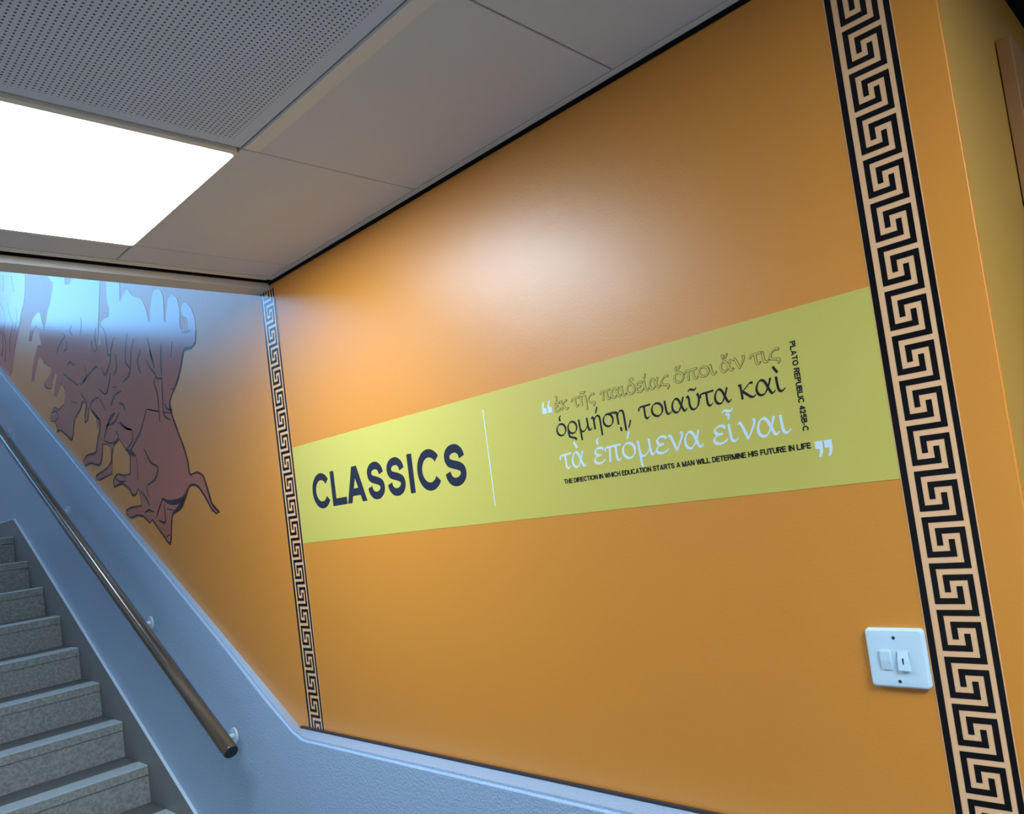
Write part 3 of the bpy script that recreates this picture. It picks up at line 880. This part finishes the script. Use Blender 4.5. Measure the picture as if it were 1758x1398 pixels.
# ------------------------------------------------------------------ mural on the stair wall
SILHOUETTE=[(-4.3666, 3.0345), (-4.3256, 3.0019), (-4.2831, 2.9762), (-4.3122, 2.9422), (-4.3441, 2.9177), (-4.3723, 2.8876), (-4.4091, 2.8763), (-4.4489, 2.8401), (-4.4809, 2.8141), (-4.5091, 2.7997), (-4.5327, 2.8439), (-4.5478, 2.8905), (-4.5813, 2.9086), (-4.6392, 2.905), (-4.7001, 2.8961), (-4.7433, 2.8692), (-4.7737, 2.8409), (-4.8076, 2.8087), (-4.7565, 2.7947), (-4.7286, 2.8259), (-4.6833, 2.8503), (-4.6331, 2.8534), (-4.6083, 2.8322), (-4.5956, 2.7773), (-4.5803, 2.7393), (-4.6485, 2.7489), (-4.7235, 2.7063), (-4.7865, 2.6563), (-4.8254, 2.6005), (-4.7765, 2.5874), (-4.7271, 2.6372), (-4.6747, 2.675), (-4.6357, 2.6908), (-4.5706, 2.6461), (-4.4756, 2.6026), (-4.4554, 2.5918), (-4.4628, 2.5699), (-4.5279, 2.5561), (-4.5991, 2.5428), (-4.5783, 2.5171), (-4.4825, 2.4917), (-4.4576, 2.5156), (-4.3966, 2.5566), (-4.3672, 2.5408), (-4.4025, 2.505), (-4.4556, 2.4521), (-4.4021, 2.4378), (-4.3322, 2.4753), (-4.2839, 2.4854), (-4.2658, 2.453), (-4.2696, 2.4152), (-4.3026, 2.3825), (-4.3899, 2.3714), (-4.4515, 2.3951), (-4.5016, 2.3869), (-4.533, 2.3654), (-4.5417, 2.34), (-4.4638, 2.3243), (-4.4612, 2.2974), (-4.4426, 2.3092), (-4.4559, 2.27), (-4.3836, 2.2715), (-4.2981, 2.2345), (-4.223, 2.1997), (-4.1892, 2.2381), (-4.1546, 2.2877), (-4.0596, 2.3186), (-4.0735, 2.3149), (-3.9985, 2.348), (-3.9722, 2.319), (-4.0037, 2.2818), (-4.0145, 2.2482), (-3.9635, 2.254), (-3.9334, 2.3063), (-3.905, 2.2865), (-3.8441, 2.2408), (-3.8413, 2.1902), (-3.8109, 2.2287), (-3.8162, 2.1746), (-3.8646, 2.1449), (-3.898, 2.0976), (-4.0289, 2.102), (-4.0977, 2.0816), (-4.0686, 2.0551), (-3.9818, 2.0582), (-3.8636, 2.0364), (-3.8247, 2.0661), (-3.7987, 2.121), (-3.7456, 2.1121), (-3.6964, 2.0939), (-3.7051, 2.0294), (-3.8072, 2.0056), (-3.9179, 1.9962), (-3.9354, 1.9781), (-3.8797, 1.9699), (-3.7752, 1.9788), (-3.7135, 1.9805), (-3.6947, 2.0495), (-3.6638, 2.0951), (-3.581, 2.1116), (-3.5184, 2.0613), (-3.4736, 2.0247), (-3.4957, 1.9559), (-3.569, 1.9586), (-3.6434, 1.9726), (-3.7072, 1.9513), (-3.7055, 1.9213), (-3.5992, 1.9258), (-3.5267, 1.8977), (-3.4964, 1.8661), (-3.4455, 1.8681), (-3.4208, 1.8871), (-3.4026, 1.8586), (-3.405, 1.8176), (-3.5096, 1.8211), (-3.5816, 1.8134), (-3.5866, 1.7965), (-3.5323, 1.7773), (-3.4623, 1.7835), (-3.3903, 1.7713), (-3.3342, 1.7429), (-3.3002, 1.7547), (-3.2091, 1.6877), (-3.1445, 1.6482), (-3.1151, 1.7131), (-3.0954, 1.7551), (-3.0093, 1.7776), (-2.9548, 1.8073), (-2.915, 1.8424), (-2.879, 1.8482), (-2.8312, 1.835), (-2.7846, 1.7945), (-2.7404, 1.7504), (-2.7113, 1.7311), (-2.6812, 1.7332), (-2.7334, 1.7669), (-2.7594, 1.8266), (-2.782, 1.8693), (-2.8289, 1.8875), (-2.8767, 1.8846), (-2.8967, 1.8881), (-2.899, 1.9301), (-2.9217, 1.987), (-2.9598, 2.0468), (-2.9865, 2.0937), (-2.9648, 2.0574), (-2.9923, 2.096), (-3.0053, 2.1424), (-3.0087, 2.1677), (-2.985, 2.1882), (-2.9458, 2.2104), (-2.906, 2.2367), (-2.8725, 2.2735), (-2.835, 2.3221), (-2.7707, 2.3173), (-2.7334, 2.3262), (-2.7169, 2.3667), (-2.714, 2.408), (-2.7351, 2.4508), (-2.7665, 2.4741), (-2.7878, 2.4835), (-2.8128, 2.4805), (-2.8211, 2.4587), (-2.8061, 2.4381), (-2.7811, 2.4285), (-2.7701, 2.4078), (-2.7814, 2.3831), (-2.8336, 2.3946), (-2.846, 2.4168), (-2.8313, 2.4709), (-2.8445, 2.513), (-2.8836, 2.539), (-2.9232, 2.534), (-2.954, 2.4927), (-2.9704, 2.4571), (-2.9814, 2.4648), (-2.9734, 2.5076), (-2.9691, 2.5563), (-2.9826, 2.5789), (-3.0093, 2.5933), (-3.049, 2.5971), (-3.0772, 2.5803), (-3.1023, 2.5408), (-3.1224, 2.4945), (-3.1328, 2.5074), (-3.1457, 2.552), (-3.1761, 2.5964), (-3.2143, 2.6161), (-3.2709, 2.6377), (-3.3202, 2.6791), (-3.3583, 2.6721), (-3.3967, 2.6606), (-3.4154, 2.6519), (-3.3967, 2.7255), (-3.3967, 2.8255), (-3.4753, 2.9096), (-3.554, 2.8737), (-3.554, 2.7737), (-3.5661, 2.7002), (-3.5471, 2.6556), (-3.5599, 2.6248), (-3.6146, 2.6328), (-3.6655, 2.6282), (-3.6939, 2.5945), (-3.7019, 2.5394), (-3.7314, 2.5437), (-3.7023, 2.6372), (-3.6838, 2.6675), (-3.6522, 2.7405), (-3.6253, 2.7985), (-3.6253, 2.9385), (-3.8083, 3.0772), (-3.9912, 2.9658), (-3.9912, 2.9158), (-4.044, 2.9014), (-4.1034, 2.9154), (-4.0965, 2.949), (-4.0965, 3.009), (-4.2316, 3.1117), (-4.3666, 3.0645)]
DRAWN=[[(-4.3362, 2.6326), (-4.3036, 2.6613), (-4.2413, 2.6795), (-4.1822, 2.6915), (-4.219, 2.713)], [(-4.2273, 2.6218), (-4.1695, 2.6313), (-4.1698, 2.6631)], [(-3.9241, 2.7162), (-3.9331, 2.6758), (-3.9589, 2.6392)], [(-4.0675, 2.7146), (-4.1045, 2.6984), (-4.073, 2.6659)], [(-3.7345, 2.6217), (-3.7653, 2.582), (-3.7532, 2.5322), (-3.7912, 2.5289)], [(-3.6805, 2.6203), (-3.6375, 2.5868), (-3.6228, 2.5489), (-3.618, 2.4793), (-3.5858, 2.4723)], [(-3.5255, 2.532), (-3.5714, 2.4918), (-3.6035, 2.4421), (-3.6673, 2.4038), (-3.6989, 2.416), (-3.7073, 2.4466)], [(-3.3695, 2.5119), (-3.4097, 2.4558), (-3.4175, 2.4029), (-3.3733, 2.3665), (-3.4014, 2.3506)], [(-3.3033, 2.4748), (-3.3467, 2.431), (-3.3733, 2.3665)], [(-3.3778, 2.3512), (-3.4208, 2.3381), (-3.4782, 2.3329)], [(-3.164, 2.4477), (-3.1499, 2.3979), (-3.1358, 2.3486)], [(-3.0347, 2.3924), (-3.0532, 2.326), (-3.0576, 2.2766)], [(-3.1958, 2.3613), (-3.1692, 2.3298), (-3.1284, 2.301), (-3.1077, 2.2765), (-3.0564, 2.2664)], [(-3.0621, 2.27), (-3.0671, 2.2282), (-3.0767, 2.1696), (-3.0746, 2.1291), (-3.0225, 2.1033)], [(-3.1273, 2.2803), (-3.1393, 2.2622), (-3.1188, 2.2125), (-3.1207, 2.157), (-3.1206, 2.1088)], [(-3.2405, 2.1798), (-3.1286, 2.1533)], [(-3.0563, 2.1711), (-3.0426, 2.1488), (-2.9943, 2.1356)], [(-3.0783, 2.1398), (-3.0094, 2.1273)], [(-4.2593, 2.5257), (-4.1844, 2.4884), (-4.0569, 2.4293)], [(-4.3059, 2.4865), (-4.2617, 2.4523)], [(-4.0178, 2.4249), (-3.9339, 2.4391), (-3.8526, 2.4529), (-3.785, 2.4598), (-3.7531, 2.4444)], [(-4.0308, 2.3844), (-3.9816, 2.3511), (-3.9611, 2.3232), (-4.0121, 2.2557)], [(-3.9024, 2.295), (-3.9061, 2.3136), (-3.8541, 2.3283), (-3.7908, 2.3229)], [(-3.9024, 2.295), (-3.8574, 2.2577), (-3.7941, 2.224)], [(-3.7753, 2.3143), (-3.714, 2.2515)], [(-3.7788, 2.3617), (-3.6922, 2.3225), (-3.6361, 2.3634), (-3.6084, 2.3977)], [(-4.1793, 2.3737), (-4.101, 2.3568)], [(-4.1408, 2.2981), (-4.0629, 2.3162), (-4.0173, 2.3513)], [(-3.6007, 2.2268), (-3.6723, 2.2159), (-3.7291, 2.1732)], [(-3.5563, 2.1804), (-3.479, 2.1408), (-3.4278, 2.1276)], [(-3.6411, 2.2619), (-3.607, 2.2899), (-3.5623, 2.2987), (-3.5045, 2.2992)], [(-3.5419, 2.256), (-3.4969, 2.2426), (-3.4802, 2.2177)], [(-3.6021, 2.3342), (-3.5535, 2.3278)], [(-4.1849, 2.552), (-4.1409, 2.5555), (-4.0866, 2.5284)], [(-2.7353, 2.328), (-2.7725, 2.3196), (-2.8345, 2.3239), (-2.8749, 2.274), (-2.9095, 2.2374), (-2.9482, 2.2108), (-2.9841, 2.2102)], [(-2.9887, 2.1839), (-3.0125, 2.1635), (-3.0043, 2.1225), (-2.9648, 2.0574)], [(-4.5706, 2.6461), (-4.4756, 2.6026)], [(-4.5945, 2.5419), (-4.5732, 2.5175), (-4.4866, 2.4938)], [(-3.1565, 2.3994), (-3.1344, 2.3534), (-3.1243, 2.3155)], [(-3.936, 2.494), (-3.9303, 2.4505), (-3.9783, 2.4235)], [(-3.8123, 2.581), (-3.8087, 2.5327)], [(-3.5304, 2.4602), (-3.5305, 2.4044), (-3.5716, 2.3791)], [(-3.2447, 2.419), (-3.287, 2.3753), (-3.2705, 2.3296)], [(-2.9278, 2.3779), (-2.9551, 2.325)], [(-2.8377, 2.3884), (-2.7916, 2.3807), (-2.7573, 2.3763)], [(-3.2457, 2.1806), (-3.3305, 2.1088), (-3.3959, 2.0783), (-3.4627, 2.0484)], [(-3.315, 2.0339), (-3.2594, 1.9745), (-3.1958, 1.9507), (-3.2036, 1.9228), (-3.2445, 1.9016), (-3.3195, 1.89)], [(-3.2371, 2.1792), (-3.1226, 2.1502)], [(-3.565, 2.1789), (-3.5123, 2.1499), (-3.4206, 2.1257)], [(-3.6148, 2.222), (-3.7115, 2.1877), (-3.7708, 2.1388)], [(-3.7836, 2.1334), (-3.6709, 2.1067), (-3.5929, 2.1203), (-3.6149, 2.1516)], [(-3.4764, 2.0284), (-3.4972, 1.9574)], [(-3.4054, 2.0126), (-3.4133, 1.9198)], [(-2.9957, 2.1013), (-2.9628, 2.0473), (-2.9247, 1.9874), (-2.9019, 1.9304), (-2.8982, 1.8883), (-2.8724, 1.8842)], [(-2.9134, 1.8482), (-2.8793, 1.847), (-2.834, 1.8353), (-2.7846, 1.7945), (-2.7407, 1.7493), (-2.7134, 1.7335)], [(-2.832, 1.8866), (-2.7851, 1.8685), (-2.7621, 1.8268), (-2.7361, 1.7672), (-2.6925, 1.7363)], [(-3.1711, 1.8241), (-3.2132, 1.7961), (-3.2586, 1.7581)], [(-3.168, 1.8049), (-3.1703, 1.7357), (-3.2356, 1.7468)], [(-3.0986, 1.7554), (-3.1167, 1.7132), (-3.1449, 1.6526), (-3.2087, 1.6889), (-3.3043, 1.7531)], [(-3.1403, 1.7836), (-3.0777, 1.7723)], [(-3.1775, 1.6795), (-3.134, 1.6863)], [(-3.3334, 1.7454), (-3.3901, 1.7719), (-3.4623, 1.7835), (-3.5319, 1.7786), (-3.5822, 1.7976), (-3.5778, 1.8124), (-3.51, 1.8198), (-3.4092, 1.816)], [(-3.397, 1.8781), (-3.3359, 1.8326), (-3.3157, 1.808)], [(-3.3766, 1.7868), (-3.329, 1.7928), (-3.2783, 1.7822)], [(-3.7005, 1.9236), (-3.703, 1.9509), (-3.6418, 1.971), (-3.5518, 1.9484)], [(-3.7005, 1.9236), (-3.5992, 1.9258), (-3.5267, 1.8977), (-3.4899, 1.8682), (-3.4488, 1.8697), (-3.4245, 1.8875)], [(-3.6741, 1.9548), (-3.6172, 1.9347), (-3.5558, 1.9351)], [(-4.0722, 2.0593), (-3.9815, 2.0589), (-3.8632, 2.0379), (-3.8204, 2.0728), (-3.802, 2.1251)], [(-4.0922, 2.0832), (-4.0171, 2.1004), (-3.898, 2.0976), (-3.858, 2.1513), (-3.8033, 2.2165), (-3.8875, 2.2819)], [(-3.9122, 1.9771), (-3.9227, 1.996), (-3.8115, 2.0061), (-3.7156, 2.0307), (-3.6927, 2.0919)], [(-3.9172, 1.9761), (-3.775, 1.9795)], [(-4.4998, 2.3748), (-4.4358, 2.3724), (-4.4184, 2.3383), (-4.4734, 2.3306)], [(-4.4609, 2.2724), (-4.3979, 2.2712), (-4.306, 2.2356), (-4.2273, 2.2027), (-4.1601, 2.287)], [(-3.7325, 2.1909), (-3.6249, 2.1884), (-3.5531, 2.2188)], [(-3.5204, 2.0547), (-3.4329, 2.0836), (-3.4215, 2.1225)], [(-3.3302, 1.8846), (-3.3145, 1.8438)]]
THICK=[[(-3.1869, 1.8287), (-3.1173, 1.8067), (-3.0506, 1.8008), (-2.9728, 1.809), (-2.9212, 1.8418)], [(-2.9619, 1.8037), (-3.0118, 1.7803), (-3.0938, 1.7612)], [(-3.5155, 2.0575), (-3.4559, 2.038), (-3.4095, 2.0185)], [(-3.4565, 2.036), (-3.4504, 2.0237)]]
GARMENT=[(-4.7503, 3.1561), (-4.7938, 3.0607), (-4.8514, 3.0084), (-4.8979, 2.9931), (-4.9652, 2.9229), (-5.0697, 2.8502), (-5.1528, 2.7794), (-5.2129, 2.7219), (-5.2573, 2.7111), (-5.5073, 2.8111), (-6.1, 3.0), (-6.1, 3.75), (-4.7503, 3.2561)]
FOLDS=[[(-5.3276, 3.152), (-5.2856, 3.1021), (-5.2508, 3.0354), (-5.3115, 2.9825), (-5.2816, 2.903), (-5.3344, 2.818)], [(-5.1633, 3.1087), (-5.1509, 3.0389), (-5.1002, 2.9697), (-5.1793, 2.913), (-5.2075, 2.8386)], [(-5.3678, 2.9959), (-5.3321, 2.9291), (-5.4012, 2.8567)], [(-4.9996, 3.0377), (-5.0049, 2.9742), (-5.0785, 2.9269)], [(-5.2162, 3.2814), (-5.2148, 3.2328), (-5.2391, 3.1962)], [(-5.0414, 3.2264), (-5.0301, 3.181), (-5.0119, 3.1293)]]

mural = empty('horse_mural', (-3.2, 0, 1.9))
tag(mural, 'brown vase-style wall mural of rearing horses with dark drawn outlines and tail', 'mural')
bm = bmesh.new()
sheet(bm, [SILHOUETTE], -0.0006, -0.0001)
link_mesh('silhouette', bm, M['brown'], mural)
bm = bmesh.new()
for l in DRAWN:
    ribbon(bm, catmull(l, 4), lambda th, t: 0.0042 + 0.0050 * math.sin(math.pi * min(1, max(0, t))) ** 0.5, -0.0010, -0.0006)
run = []
for p in SILHOUETTE + SILHOUETTE[:1]:      # drawn contour round the legs and bodies
    if p[1] < 2.40:
        run.append(p)
    else:
        if len(run) > 3:
            ribbon(bm, run, 0.0058, -0.0009, -0.0006)
        run = []
for l in THICK:
    ribbon(bm, catmull(l, 4), lambda th, t: 0.005 + 0.016 * math.sin(math.pi * min(1, max(0, t))), -0.0010, -0.0006)
link_mesh('line_pattern', bm, M['brown_line'], mural)
gm = empty('drapery_mural', (-5.6, 0, 3.0))
tag(gm, 'red-brown wall mural fragment left of the horses, at the stair wall top', 'mural')
bm = bmesh.new()
sheet(bm, [GARMENT], -0.0006, -0.0001)
link_mesh('silhouette', bm, M['red_brown'], gm)
bm = bmesh.new()
for l in FOLDS:
    ribbon(bm, catmull(l, 4), 0.014, -0.0010, -0.0006)
link_mesh('line_pattern', bm, M['red_line'], gm)
